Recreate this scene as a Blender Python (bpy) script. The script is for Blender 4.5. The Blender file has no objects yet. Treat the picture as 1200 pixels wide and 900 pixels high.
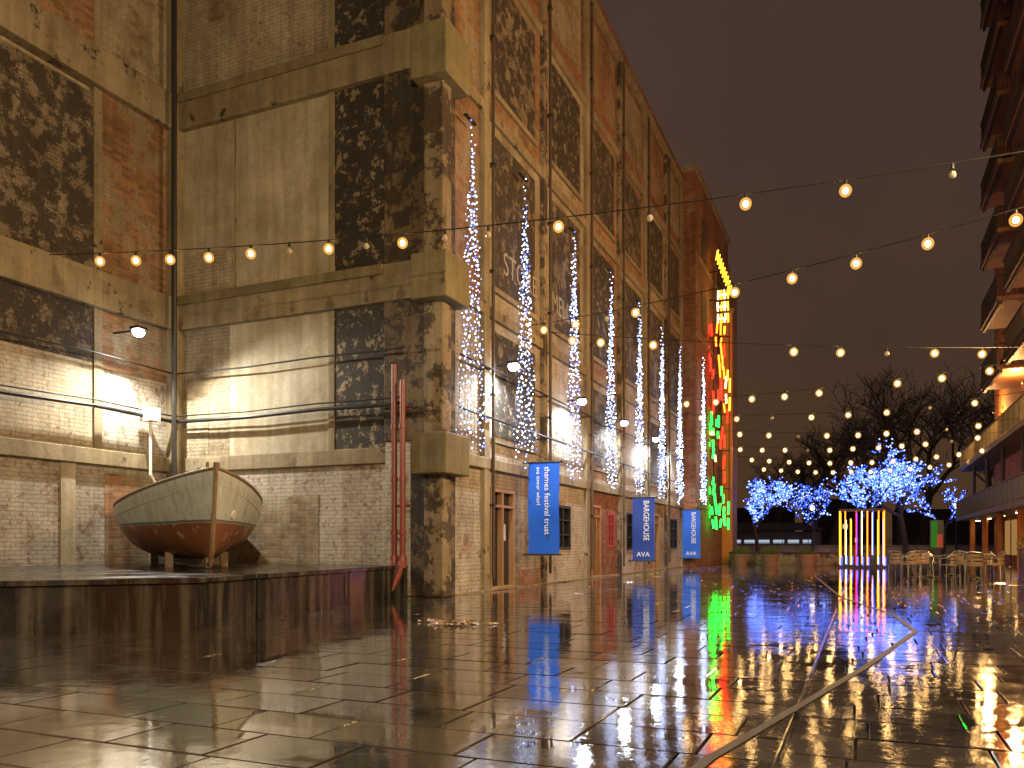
import bpy, math, random
from mathutils import Vector, Matrix
random.seed(7)
sc=bpy.context.scene
sc.view_settings.view_transform='Standard'
sc.view_settings.look='None'
sc.view_settings.exposure=0
R=random.random
def U(a,b): return a+(b-a)*random.random()

# ---------------------------------------------------------------- materials
def newmat(name):
    m=bpy.data.materials.new(name); m.use_nodes=True
    nt=m.node_tree; nt.nodes.clear()
    out=nt.nodes.new('ShaderNodeOutputMaterial')
    b=nt.nodes.new('ShaderNodeBsdfPrincipled')
    nt.links.new(b.outputs[0],out.inputs[0])
    return m,nt,b
def c4(c): return (c[0],c[1],c[2],1)
def noise(nt,vec,scale,detail=6,rough=.6):
    n=nt.nodes.new('ShaderNodeTexNoise'); n.inputs['Scale'].default_value=scale
    n.inputs['Detail'].default_value=detail; n.inputs['Roughness'].default_value=rough
    nt.links.new(vec,n.inputs['Vector']); return n.outputs['Fac']
def ramp(nt,fac,a,b,ca=(0,0,0),cb=(1,1,1)):
    r=nt.nodes.new('ShaderNodeValToRGB'); r.color_ramp.elements[0].position=max(0,a); r.color_ramp.elements[1].position=min(1,b)
    r.color_ramp.elements[0].color=c4(ca); r.color_ramp.elements[1].color=c4(cb)
    nt.links.new(fac,r.inputs[0]); return r.outputs[0]
def mix(nt,fac,a,b,mode='MIX'):
    m=nt.nodes.new('ShaderNodeMix'); m.data_type='RGBA'; m.blend_type=mode
    if isinstance(fac,(int,float)): m.inputs[0].default_value=fac
    else: nt.links.new(fac,m.inputs[0])
    for i,v in ((6,a),(7,b)):
        if isinstance(v,tuple): m.inputs[i].default_value=c4(v)
        else: nt.links.new(v,m.inputs[i])
    return m.outputs[2]
def math_(nt,op,a,b=None):
    m=nt.nodes.new('ShaderNodeMath'); m.operation=op
    for i,v in ((0,a),(1,b)):
        if v is None: continue
        if isinstance(v,(int,float)): m.inputs[i].default_value=v
        else: nt.links.new(v,m.inputs[i])
    return m.outputs[0]
def bump(nt,h,b,strength=.4,dist=.02,prev=None):
    n=nt.nodes.new('ShaderNodeBump'); n.inputs['Strength'].default_value=strength; n.inputs['Distance'].default_value=dist
    nt.links.new(h,n.inputs['Height'])
    if prev: nt.links.new(prev,n.inputs['Normal'])
    if b: nt.links.new(n.outputs[0],b.inputs['Normal'])
    return n.outputs[0]

def wall_mat(name,c1,c2,paint=None,pamt=0.0,black=0.0,brick=True,seed=0,mortar=(.34,.31,.25),pscale=.9,bscale=2.6,blackc=(.02,.017,.013),streak=.6,blotch=.35):
    """brick / render wall with peeling paint, flaking black coat, streaks of grime"""
    m,nt,b=newmat(name)
    tc=nt.nodes.new('ShaderNodeTexCoord'); mp=nt.nodes.new('ShaderNodeMapping')
    mp.inputs['Location'].default_value=(seed*3.7,seed*5.1,seed*1.9)
    nt.links.new(tc.outputs['Object'],mp.inputs[0]); P=mp.outputs[0]
    sx=nt.nodes.new('ShaderNodeSeparateXYZ'); nt.links.new(tc.outputs['Object'],sx.inputs[0])
    sn=nt.nodes.new('ShaderNodeSeparateXYZ'); nt.links.new(tc.outputs['Normal'],sn.inputs[0])
    al=math_(nt,'ADD',math_(nt,'MULTIPLY',sx.outputs[0],math_(nt,'ABSOLUTE',sn.outputs[1])),
                     math_(nt,'MULTIPLY',sx.outputs[1],math_(nt,'ABSOLUTE',sn.outputs[0])))
    cb=nt.nodes.new('ShaderNodeCombineXYZ'); nt.links.new(al,cb.inputs[0]); nt.links.new(sx.outputs[2],cb.inputs[1])
    br=nt.nodes.new('ShaderNodeTexBrick'); nt.links.new(cb.outputs[0],br.inputs['Vector'])
    br.inputs['Scale'].default_value=1; br.inputs['Brick Width'].default_value=.24; br.inputs['Row Height'].default_value=.088
    br.inputs['Mortar Size'].default_value=.011; br.inputs['Mortar Smooth'].default_value=.2; br.inputs['Bias'].default_value=-.1
    br.inputs['Color1'].default_value=c4(c1); br.inputs['Color2'].default_value=c4(c2); br.inputs['Mortar'].default_value=c4(mortar)
    big=noise(nt,P,.45,5,.6); med=noise(nt,P,2.2,8,.65); fine=noise(nt,P,14,8,.7)
    col=br.outputs['Color'] if brick else mix(nt,med,c1,c2)
    if brick:
        vo=nt.nodes.new('ShaderNodeTexWhiteNoise'); vo.noise_dimensions='2D'
        sn2=nt.nodes.new('ShaderNodeVectorMath'); sn2.operation='SNAP'; nt.links.new(cb.outputs[0],sn2.inputs[0]); sn2.inputs[1].default_value=(.24,.088,1)
        nt.links.new(sn2.outputs[0],vo.inputs['Vector'])
        col=mix(nt,.55,col,ramp(nt,vo.outputs['Value'],0,1,(.4,.38,.36),(1.25,1.25,1.25)),'MULTIPLY')
    if paint is not None:
        msk=ramp(nt,noise(nt,P,pscale,12,.75),.5-pamt*.35,.55-pamt*.35)
        pc=mix(nt,med,tuple(x*.72 for x in paint),paint)
        if brick: pc=mix(nt,math_(nt,'MULTIPLY',br.outputs['Fac'],.5),pc,tuple(x*.4 for x in paint))
        chips=ramp(nt,noise(nt,P,7,8,.75),.40,.45)
        col=mix(nt,math_(nt,'MULTIPLY',msk,chips),col,pc)
    if black>0:
        bm=ramp(nt,noise(nt,P,bscale,12,.78),.62-black*.42,.645-black*.42)
        bcol=mix(nt,fine,blackc,tuple(x*2.6 for x in blackc))
        col=mix(nt,bm,col,bcol)
    ms=nt.nodes.new('ShaderNodeMapping'); ms.inputs['Scale'].default_value=(3.2,3.2,.22); ms.inputs['Location'].default_value=(seed,seed*2,0)
    nt.links.new(tc.outputs['Object'],ms.inputs[0])
    st=noise(nt,ms.outputs[0],1.3,8,.65)
    col=mix(nt,streak,col,ramp(nt,st,.3,.62,(.42,.36,.28),(1.05,1.05,1.05)),'MULTIPLY')
    col=mix(nt,.7,col,ramp(nt,big,.3,.65,(.5,.45,.38),(1.12,1.1,1.06)),'MULTIPLY')
    blot=noise(nt,P,1.1,9,.7)
    col=mix(nt,blotch,col,ramp(nt,blot,.34,.52,(.5,.44,.35),(1.05,1.05,1.05)),'MULTIPLY')
    col=mix(nt,.5,col,ramp(nt,fine,.25,.7,(.6,.6,.6),(1.2,1.2,1.2)),'MULTIPLY')
    nt.links.new(col,b.inputs['Base Color']); b.inputs['Roughness'].default_value=.8
    h=math_(nt,'ADD',math_(nt,'MULTIPLY',fine,.6),math_(nt,'MULTIPLY',med,.8))
    if brick: h=math_(nt,'SUBTRACT',h,math_(nt,'MULTIPLY',br.outputs['Fac'],.9))
    bump(nt,h,b,.7,.02)
    return m

def plain(name,col,rough=.5,metal=0,var=.35,scale=5,bmp=.1,coat=0):
    m,nt,b=newmat(name)
    tc=nt.nodes.new('ShaderNodeTexCoord')
    n=noise(nt,tc.outputs['Object'],scale,8,.65)
    nt.links.new(mix(nt,n,tuple(x*(1-var) for x in col),tuple(min(1,x*(1+var)) for x in col)),b.inputs['Base Color'])
    nt.links.new(ramp(nt,n,.2,.8,(rough*.7,)*3,(min(1,rough*1.3),)*3),b.inputs['Roughness'])
    b.inputs['Metallic'].default_value=metal
    bump(nt,n,b,bmp,.02)
    return m
def emis(name,col,strength,sample=True):
    m=bpy.data.materials.new(name); m.use_nodes=True; nt=m.node_tree; nt.nodes.clear()
    o=nt.nodes.new('ShaderNodeOutputMaterial'); e=nt.nodes.new('ShaderNodeEmission')
    e.inputs[0].default_value=c4(col); e.inputs[1].default_value=strength
    nt.links.new(e.outputs[0],o.inputs[0])
    if not sample:
        try: m.cycles.emission_sampling='NONE'
        except Exception: pass
    return m
def frosted(name,col,strength,trans):
    """thin frosted globe: partly see-through, its own emission standing in for the halo"""
    m=bpy.data.materials.new(name); m.use_nodes=True; nt=m.node_tree; nt.nodes.clear()
    o=nt.nodes.new('ShaderNodeOutputMaterial'); e=nt.nodes.new('ShaderNodeEmission'); t=nt.nodes.new('ShaderNodeBsdfTransparent'); x=nt.nodes.new('ShaderNodeMixShader')
    e.inputs[0].default_value=c4(col); e.inputs[1].default_value=strength; x.inputs[0].default_value=1-trans
    nt.links.new(t.outputs[0],x.inputs[1]); nt.links.new(e.outputs[0],x.inputs[2]); nt.links.new(x.outputs[0],o.inputs[0])
    try: m.cycles.emission_sampling='NONE'
    except Exception: pass
    return m

# ---------------------------------------------------------------- mesh builder
class MB:
    def __init__(s): s.v=[]; s.f=[]; s.mi=[]; s.mats=[]
    def mid(s,m):
        if m not in s.mats: s.mats.append(m)
        return s.mats.index(m)
    def face(s,pts,m):
        i=len(s.v); s.v+= [tuple(p) for p in pts]; s.f.append(tuple(range(i,i+len(pts)))); s.mi.append(s.mid(m))
    def box(s,x0,x1,y0,y1,z0,z1,m,M=None):
        i=len(s.v)
        pts=[(x0,y0,z0),(x1,y0,z0),(x1,y1,z0),(x0,y1,z0),(x0,y0,z1),(x1,y0,z1),(x1,y1,z1),(x0,y1,z1)]
        if M: pts=[tuple(M@Vector(p)) for p in pts]
        s.v+=pts; k=s.mid(m)
        for f in ((0,3,2,1),(4,5,6,7),(0,1,5,4),(1,2,6,5),(2,3,7,6),(3,0,4,7)):
            s.f.append(tuple(i+j for j in f)); s.mi.append(k)
    def cyl(s,p,q,r0,r1,m,n=8,cap=True):
        p=Vector(p); q=Vector(q); d=(q-p)
        if d.length<1e-6: return
        d.normalize(); a=d.orthogonal().normalized(); b=d.cross(a); i=len(s.v); k=s.mid(m)
        for P,r in ((p,r0),(q,r1)):
            for j in range(n):
                t=2*math.pi*j/n; s.v.append(tuple(P+a*math.cos(t)*r+b*math.sin(t)*r))
        for j in range(n):
            s.f.append((i+j,i+(j+1)%n,i+n+(j+1)%n,i+n+j)); s.mi.append(k)
        if cap:
            s.f.append(tuple(i+n-1-j for j in range(n))); s.mi.append(k)
            s.f.append(tuple(i+n+j for j in range(n))); s.mi.append(k)
    def tube(s,pts,r,m,n=6):
        for a,b in zip(pts[:-1],pts[1:]): s.cyl(a,b,r,r,m,n)
    def sph(s,c,r,m,nu=10,nv=6,sz=1):
        i=len(s.v); k=s.mid(m); s.v.append((c[0],c[1],c[2]+r*sz))
        for a in range(1,nv):
            t=math.pi*a/nv
            for j in range(nu):
                p=2*math.pi*j/nu; s.v.append((c[0]+r*math.sin(t)*math.cos(p),c[1]+r*math.sin(t)*math.sin(p),c[2]+r*sz*math.cos(t)))
        s.v.append((c[0],c[1],c[2]-r*sz)); e=len(s.v)-1
        for j in range(nu):
            s.f.append((i,i+1+j,i+1+(j+1)%nu)); s.mi.append(k)
            s.f.append((e,e-nu+(j+1)%nu,e-nu+j)); s.mi.append(k)
        for a in range(nv-2):
            for j in range(nu):
                q=i+1+a*nu; s.f.append((q+j,q+nu+j,q+nu+(j+1)%nu,q+(j+1)%nu)); s.mi.append(k)
    def octa(s,c,r,m):
        i=len(s.v); k=s.mid(m); x,y,z=c
        s.v+=[(x+r,y,z),(x-r,y,z),(x,y+r,z),(x,y-r,z),(x,y,z+r),(x,y,z-r)]
        for f in ((0,2,4),(2,1,4),(1,3,4),(3,0,4),(2,0,5),(1,2,5),(3,1,5),(0,3,5)):
            s.f.append(tuple(i+j for j in f)); s.mi.append(k)
    def prism(s,poly,z0,z1,m):
        n=len(poly); i=len(s.v); k=s.mid(m)
        s.v+=[(x,y,z0) for x,y in poly]+[(x,y,z1) for x,y in poly]
        s.f.append(tuple(i+n+j for j in range(n))); s.mi.append(k)
        for j in range(n):
            s.f.append((i+j,i+(j+1)%n,i+n+(j+1)%n,i+n+j)); s.mi.append(k)
    def build(s,name,parent=None,smooth=False,bevel=0):
        me=bpy.data.meshes.new(name); me.from_pydata(s.v,[],s.f)
        for m in s.mats: me.materials.append(m)
        me.polygons.foreach_set('material_index',s.mi)
        if smooth: me.polygons.foreach_set('use_smooth',[True]*len(me.polygons))
        me.update(); o=bpy.data.objects.new(name,me); sc.collection.objects.link(o)
        if parent: o.parent=parent
        if bevel:
            bv=o.modifiers.new('bevel','BEVEL'); bv.width=bevel; bv.segments=2; bv.limit_method='ANGLE'
        return o
def empty(name,loc=(0,0,0)):
    e=bpy.data.objects.new(name,None); sc.collection.objects.link(e); e.location=loc; e.empty_display_size=.2; return e
def text(body,name,parent,loc,ex,ey,size,mat,align='LEFT',xs=1):
    cu=bpy.data.curves.new(name,'FONT'); cu.body=body; cu.size=size; cu.align_x=align; cu.align_y='CENTER'; cu.extrude=.002
    cu.materials.append(mat); o=bpy.data.objects.new(name,cu); sc.collection.objects.link(o)
    ex=Vector(ex); ey=Vector(ey); ez=ex.cross(ey)
    M=Matrix((ex*xs,ey,ez)).transposed().to_4x4(); M.translation=Vector(loc)
    o.matrix_world=M
    if parent: o.parent=parent; o.matrix_world=M
    return o
def light(kind,name,parent,loc,col,power,target=None,size=.2,spot=None,blend=.6):
    l=bpy.data.lights.new(name,kind); l.color=col; l.energy=power
    if kind=='AREA': l.size=size
    else: l.shadow_soft_size=size
    if kind=='SPOT': l.spot_size=math.radians(spot); l.spot_blend=blend
    o=bpy.data.objects.new(name,l); sc.collection.objects.link(o); o.location=loc
    if target is not None:
        o.rotation_euler=(Vector(target)-Vector(loc)).to_track_quat('-Z','Y').to_euler()
    if parent: o.parent=parent
    return o

# ---------------------------------------------------------------- wall palette
cream=(.46,.41,.30)
M_brick_or=wall_mat('brick_orange',(.40,.20,.09),(.30,.15,.07),paint=(.36,.31,.21),pamt=.0,seed=1,mortar=(.30,.24,.16))
M_brick_yel=wall_mat('brick_stock',(.40,.30,.17),(.29,.21,.12),paint=cream,pamt=.15,seed=2)
M_brick_wht=wall_mat('brick_whitewashed',(.38,.23,.14),(.3,.18,.11),paint=(.58,.55,.48),pamt=.30,seed=3,pscale=1.8,streak=.45)
M_plaster=wall_mat('old_plaster',(.42,.37,.26),(.52,.47,.34),brick=False,seed=4,paint=(.55,.51,.4),pamt=.1,blotch=.2)
M_plaster2=wall_mat('painted_brick_cream',(.36,.27,.17),(.28,.2,.12),paint=(.52,.46,.34),pamt=.6,seed=5)
M_black=wall_mat('flaking_black',(.27,.22,.14),(.32,.27,.18),brick=False,black=.44,seed=6,streak=.3,bscale=3.4)
M_blackb=wall_mat('flaking_black_brick',(.22,.15,.09),(.18,.12,.07),paint=(.26,.22,.15),pamt=.1,black=.42,seed=7,streak=.3,bscale=3,blackc=(.03,.024,.018))
M_blackb2=wall_mat('black_painted_brick',(.24,.18,.12),(.2,.14,.09),paint=(.28,.24,.17),pamt=.1,black=.36,seed=8,bscale=2.4,blackc=(.03,.024,.018))
M_conc=wall_mat('stained_concrete',(.26,.215,.13),(.35,.30,.2),brick=False,seed=9,black=.06,bscale=1.6)
M_pier=wall_mat('stained_pier',(.24,.19,.12),(.33,.27,.18),brick=False,seed=10,black=.30,bscale=1.3,blackc=(.04,.03,.02))
M_cpier=wall_mat('stained_corner_pier',(.15,.11,.065),(.22,.17,.1),brick=False,seed=14,black=.34,bscale=2.2,streak=.9,blackc=(.025,.02,.014))
M_corbel=wall_mat('corbel_concrete',(.2,.175,.09),(.28,.25,.14),brick=False,seed=12)
M_red=wall_mat('brick_red',(.34,.13,.065),(.25,.09,.05),seed=11,paint=(.32,.24,.17),pamt=-.1,mortar=(.24,.16,.1))
M_dark=plain('dark_metal',(.03,.027,.025),.45,.3)
M_cable=plain('black_cable',(.015,.014,.013),.5)
M_rust_pipe=plain('weathered_downpipe',(.07,.05,.035),.6)
M_redpipe=plain('red_painted_pipe',(.22,.045,.03),.4,0,.35,9)
M_glassdk=plain('dark_glass',(.015,.02,.025),.06,0,.2,2,0)
M_wood=plain('oiled_timber',(.34,.19,.08),.45,0,.3,12)
M_white=plain('white_paint',(.75,.75,.72),.5,0,.08)
M_lampglow=emis('lamp_glow_white',(.9,.95,1),60)

# ================================================================ WAREHOUSE
wh=empty('brick_warehouse')
Z=[0,3.0,6.6,11.3,15.2,19.0]
b=MB()
b.box(-22,-8.25,15.1,60,0,18.9,M_brick_or)
b.box(-22,-15.6,-8,15.1,0,18.9,M_brick_yel)
b.build('walls',wh)
ed=[15.0,17.1,20.9,24.7,28.5,32.3,36.1,39.6]
b=MB()
pal={1:[M_brick_wht,M_plaster2,M_brick_wht],2:[M_brick_yel,M_brick_yel,M_brick_or],3:[M_brick_or,M_brick_yel,M_brick_or],4:[M_red,M_brick_or]}
for i in range(7):
    y0=ed[i]+.14; y1=ed[i+1]-.14
    if i==0: y0=15.5
    for s in range(1,5):
        z0=Z[s]+.12; z1=Z[s+1]-.14
        mt=pal[s][(i*2+s)%len(pal[s])]
        b.box(-8.24,-8.12,y0,y1,z0,z1,mt)
        if s in (2,3) or (s==1 and i%2==1):
            if i>0:
                w=.45
                mm=(M_blackb,M_blackb2,M_black)[(i+s)%3]
                b.box(-8.121,-8.09,y0+w,y1-w,z0+.55,z1-.25,mm)
                b.box(-8.121,-8.04,y0+w-.1,y1-w+.1,z0+.42,z0+.55,M_conc)
        elif s==4:
            b.box(-8.121,-8.085,y0+.4,y1-.4,z0+.5,z1-.6,M_brick_or if i%2 else M_brick_yel)
b.build('facade_panels',wh)
b=MB()
for i,y in enumerate(ed[1:]):
    b.box(-8.24,-8.0,y-.14,y+.14,0,18.9,M_pier if i%2 else M_conc)
for s in range(1,5):
    b.box(-8.24,-8.03 if s!=1 else -7.99,15.5,39.6,Z[s]-.14,Z[s]+.12,M_conc)
b.box(-8.3,-7.92,14.9,39.6,18.55,18.75,M_conc); b.box(-8.45,-8.0,15.0,39.6,18.9,19.15,M_red)
b.build('facade_frame',wh,bevel=.015)
b=MB()
for y in ed[1:-1]:
    b.tube([(-7.95,y+.22,.3),(-7.95,y+.22,18.5)],.042,M_rust_pipe,8)
    for z in (2,4.6,7.5,10,13,16): b.box(-8.1,-7.9,y+.15,y+.29,z,z+.05,M_dark)
b.tube([(-7.94,15.6,5.2),(-7.94,39.5,5.15)],.025,M_cable); b.tube([(-7.94,15.6,4.05),(-7.94,39.5,4.0)],.03,M_cable)
b.build('facade_pipes',wh)
b=MB()
def ground_bay(y0,y1,ops,mt):
    cur=y0
    for (a,c,z0,z1) in ops:
        b.box(-8.24,-8.10,cur,a,0,2.86,mt)
        if z0>0: b.box(-8.24,-8.10,a,c,0,z0,mt)
        b.box(-8.24,-8.10,a,c,z1,2.86,mt); cur=c
    b.box(-8.24,-8.10,cur,y1,0,2.86,mt)
ops={0:[],1:[(17.45,18.9,.0,2.45)],2:[(21.9,23.2,.95,2.25)],3:[(25.3,26.3,0,2.4),(27.1,27.9,1,2.2)],4:[(29.6,31.2,.9,2.3)],5:[(33.3,34.9,0,2.4)],6:[(37.0,38.6,.9,2.3)]}
for i in range(7):
    y0=ed[i]+.14 if i else 15.5; y1=ed[i+1]-.14
    ground_bay(y0,y1,ops[i],[M_brick_wht,M_brick_yel,M_brick_wht,M_red,M_brick_wht,M_brick_yel,M_brick_wht][i])
b.build('ground_floor_walls',wh)
b=MB()
M_redfr=plain('red_frame',(.3,.05,.04),.4)
M_notice=plain('notice_paper',(.55,.6,.66),.5)
M_blued=plain('blue_notice',(.02,.08,.35),.5)
for i,l in ops.items():
    for (a,c,z0,z1) in l:
        fr=M_wood if z0==0 else (M_redfr if i%2 else M_dark)
        b.box(-8.247,-8.225,a,c,z0,z1,M_glassdk if i!=3 else M_redfr)
        for y in (a,c-.07): b.box(-8.22,-8.07,y,y+.07,z0,z1,fr)
        b.box(-8.22,-8.075,a+.07,c-.07,z1-.08,z1,fr); b.box(-8.22,-8.075,a+.07,c-.07,z0,z0+.08,fr)
        m=(a+c)/2
        b.box(-8.22,-8.08,m-.035,m+.035,z0+.08,z1-.08,fr)
        if z0>0:
            for k in (1,2): z=z0+(z1-z0)*k/3; b.box(-8.22,-8.09,a+.07,c-.07,z-.015,z+.015,fr)
        else:
            b.box(-8.22,-8.09,a+.07,c-.07,2.0,2.06,fr)
            b.box(-8.215,-8.20,a+.12,a+.45,1.0,1.9,M_blued); b.box(-8.215,-8.20,m+.1,m+.42,1.2,1.6,M_notice)
b.build('doors_and_windows',wh)
b=MB()
b.box(-8.1,-8.06,19.2,20.6,.05,.45,M_red)
b.box(-8.1,-8.02,15.5,39.6,0,.04,M_conc)
b.build('plinth',wh)
M_letter=plain('faded_white_lettering',(.34,.31,.24),.8,0,.55,9)
text('STORE','painted_word_store',wh,(-8.085,18.2,8.0),(0,1,0),(0,0,1),.8,M_letter,xs=.95)
text('MELL','painted_word',wh,(-8.085,21.6,8.0),(0,1,0),(0,0,1),.8,M_letter,xs=.85)
# short facade + corner
b=MB()
b.box(-9.4,-8.0,14.85,15.5,3.3,18.8,M_cpier)
b.box(-8.75,-8.0,14.85,15.5,0,3.3,M_cpier)
b.box(-9.4,-8.75,14.9,15.5,0,3.3,M_brick_wht)
b.box(-8.40,-7.94,14.80,15.2,0,18.8,M_pier)
for (z0,z1) in ((2.55,3.4),(6.15,7.1),(10.7,11.8),(15,15.9)):
    b.box(-8.55,-7.72,14.52,15.62,z0,z1,M_corbel)
b.build('corner_pier',wh,bevel=.03)
b=MB()
for (z0,z1,p) in ((6.3,7.1,.2),(11.15,12.0,.2),(15.4,16.2,.2),(2.85,3.2,.12)):
    b.box(-15.45,-8.56,15.1-p-.06,15.12,z0,z1,M_conc)
    b.box(-15.62,-15.5+p,-8,15.04-p,z0,z1,M_conc)
    if p>.15: b.box(-15.45,-9.4,14.78,14.84,z1-.22,z1,M_corbel)
b.box(-15.62,-15.2,14.74,15.12,0,18.8,M_conc)
b.build('ledges',wh,bevel=.02)
b=MB()
def P(x0,x1,z0,z1,m,d=0): b.box(x0,x1,15.0-d,15.12,z0,z1,m)
P(-15.2,-9.4,0,2.85,M_brick_wht); P(-13.4,-11.2,.4,2.2,M_brick_yel,.015)
P(-15.2,-13.75,3.2,6.3,M_brick_yel); P(-13.75,-10.75,3.2,6.3,M_plaster,.01); P(-10.75,-9.4,3.2,6.3,M_black,.03)
P(-15.2,-14.4,3.2,4.6,M_plaster2,.012)
P(-15.2,-10.75,7.1,11.15,M_plaster); P(-10.75,-9.4,7.1,11.15,M_black,.03); P(-13.6,-13.55,7.1,11.15,M_conc,.02)
P(-15.2,-13.6,7.1,8.1,M_plaster2,.012)
P(-15.2,-13.7,12,15.4,M_brick_yel); P(-13.7,-10.9,12,15.4,M_plaster2,.02); P(-10.75,-9.4,12,15.4,M_black,.03)
P(-10.9,-10.75,3.2,6.3,M_conc,.05); P(-10.9,-10.75,7.1,11.15,M_conc,.05); P(-10.9,-10.75,12,15.4,M_conc,.05)
P(-15.2,-9.4,16.2,18.8,M_brick_or)
b.build('end_wall_panels',wh)
b=MB()
def Q(y0,y1,z0,z1,m,d=0): b.box(-15.62,-15.5+d,y0,y1,z0,z1,m)
for (z0,z1) in ((3.2,6.3),(7.1,11.15),(12,15.4)):
    Q(12.7,12.9,z0,z1,M_conc,.04)
Q(12.9,14.74,7.1,11.15,M_brick_or); Q(8.4,12.7,7.1,11.0,M_blackb2,.01); Q(4,8.4,7.1,11.15,M_blackb)
Q(12.9,14.74,12,15.4,M_brick_yel); Q(8.4,12.7,12,15.4,M_brick_or,.01); Q(4,8.4,12,15.4,M_blackb)
Q(12.9,14.74,3.2,6.3,M_brick_wht); Q(12.9,14.74,5.0,6.3,M_brick_or,.01)
Q(8.4,12.7,5.1,6.3,M_blackb,.01); Q(8.4,12.7,3.2,5.1,M_plaster2); Q(4,8.4,3.2,6.3,M_plaster2)
Q(4,11.9,0,2.85,M_brick_wht); Q(11.9,12.25,0,2.85,M_plaster,.03); Q(12.25,14.74,0,2.85,M_brick_wht)
Q(13.0,14.2,.3,2.7,M_brick_or,.012)
b.build('side_wall_panels',wh)
b=MB()
for z,r in ((4.05,.045),(4.18,.018),(5.2,.02)):
    pts=[(-15.2,-4+i*2.35,z+.05*math.sin(i*2)) for i in range(9)]
    pts[-1]=(-15.2,14.7,z); b.tube(pts,r,M_cable,8)
    b.tube([(-15.2,14.7,z),(-13,14.68,z-.03),(-11,14.68,z+.02),(-9.4,14.66,z),(-8.75,14.6,z)],r,M_cable,8)
b.tube([(-15.05,14.55,0.6),(-15.05,14.55,18.5)],.06,M_dark,8)
b.tube([(-15.1,13.9,4.0),(-15.1,13.9,2.7),(-15.1,14.05,2.5),(-15.1,14.05,.7)],.035,M_white,8)
b.box(-15.3,-14.95,13.75,14.05,3.95,4.25,M_white)
b.build('yard_cables_and_downpipe',wh)

# stair tower at far end
st=empty('stair_tower')
b=MB()
b.box(-12,-7.4,39.6,50,0,19.2,M_red); b.box(-12.1,-7.3,39.5,50.1,19.2,19.5,M_conc)
for z in Z[1:5]: b.box(-7.42,-7.33,39.62,50,z-.1,z+.1,M_conc)
for z in (3.5,7.2,11.8,15.6):
    for y in (41.2,46): b.box(-7.41,-7.37,y,y+1.5,z,z+2,M_blackb)
b.build('tower_walls',st)
M_orw=plain('orange_render',(.6,.22,.05),.6,0,.2,3)
ow=empty('orange_fin_wall'); b=MB()
b.box(-8.6,-6.85,47.7,48.1,0,14.5,M_orw); b.box(-8.7,-6.75,47.65,48.15,14.5,14.65,M_conc); b.build('fin',ow)

# ================================================================ LED curtains
M_led=emis('led_blue_white',(.36,.48,1.0),3.8,False)
M_led2=emis('led_white',(.8,.86,1.0),6,False)
M_led3=emis('led_dim',(.2,.28,1.0),2.0,False)
for i,(y0,x) in enumerate([(15.95,-7.86),(19.0,-7.86),(22.8,-7.86),(26.65,-7.86),(30.5,-7.86),(34.3,-7.86),(38.0,-7.86),(40.6,-7.22)]):
    e=empty('led_light_curtain'); b=MB(); w=MB()
    SC=1+.025*(y0-15)
    for k in range(9):
        fy=(k-4)/4.0
        zt=10.35-abs(fy)*1.8-U(0,.5) if k!=4 else 10.35
        zb=3.2+U(-.25,.35); yt=y0+fy*.16; yb=y0+fy*.68
        w.cyl((x,yt,zt),(x,yb,zb),.004,.004,M_cable,3)
        ph=U(0,6.28); z=zt
        while z>zb:
            t=(zt-z)/(zt-zb); y=yt+(yb-yt)*t+.05*math.sin(z*4+ph)+U(-.04,.04)
            q=R(); b.octa((x+U(-.02,.08),y,z),U(.014,.029)*SC,M_led if q<.45 else (M_led2 if q<.87 else M_led3))
            z-=U(.08,.19)
    w.box(x-.06,x+.02,y0-.25,y0+.25,10.39,10.43,M_dark)
    b.build('leds',e); w.build('strings',e)

# ================================================================ banners
M_ban=plain('blue_banner_cloth',(.01,.11,.58),.6,0,.12,2)
M_ban2=plain('navy_banner_cloth',(.015,.05,.28),.6,0,.12,2)
M_bt=plain('banner_white_print',(.8,.8,.8),.6,0,.03)
def banner(Y,z0,z1,mat,w=.85,x0=-7.95):
    e=empty('banner'); b=MB(); x1=x0+w; n=10
    for k in range(n):
        za=z0+(z1-z0)*k/n; zb=z0+(z1-z0)*(k+1)/n
        ya=Y+.02*math.sin(k*.9); yb=Y+.02*math.sin((k+1)*.9)
        b.face([(x0,ya,za),(x1,ya,za),(x1,yb,zb),(x0,yb,zb)],mat)
    b.cyl((-8.1,Y,z1+.02),(x1+.05,Y,z1+.02),.022,.022,M_dark,8); b.cyl((-8.1,Y,z0-.02),(x1+.05,Y,z0-.02),.022,.022,M_dark,8)
    b.sph((x1+.06,Y,z1+.02),.035,M_dark); b.cyl((-8.05,Y,z1+.35),(x1-.2,Y,z1+.03),.01,.01,M_dark,6)
    b.build('cloth_and_brackets',e); return e
e=banner(19.5,.86,3.2,M_ban)
text('thames festival trust','print_title',e,(-7.42,19.46,3.1),(0,0,-1),(1,0,0),.215,M_bt)
text('ava tower wharf','print_subtitle',e,(-7.66,19.46,3.1),(0,0,-1),(1,0,0),.15,M_bt)
e=banner(29.9,.5,2.85,M_ban2)
text('BARGEHOUSE','print_title',e,(-7.42,29.86,2.75),(0,0,-1),(1,0,0),.30,M_bt,xs=.8)
text('AVA','print_mark',e,(-7.53,29.86,.72),(1,0,0),(0,0,1),.26,M_bt,'CENTER')
e=banner(39.2,.45,2.75,M_ban)
text('BARGEHOUSE','print_title',e,(-7.42,39.16,2.65),(0,0,-1),(1,0,0),.30,M_bt,xs=.8)
text('AVA','print_mark',e,(-7.53,39.16,.66),(1,0,0),(0,0,1),.26,M_bt,'CENTER')

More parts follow.
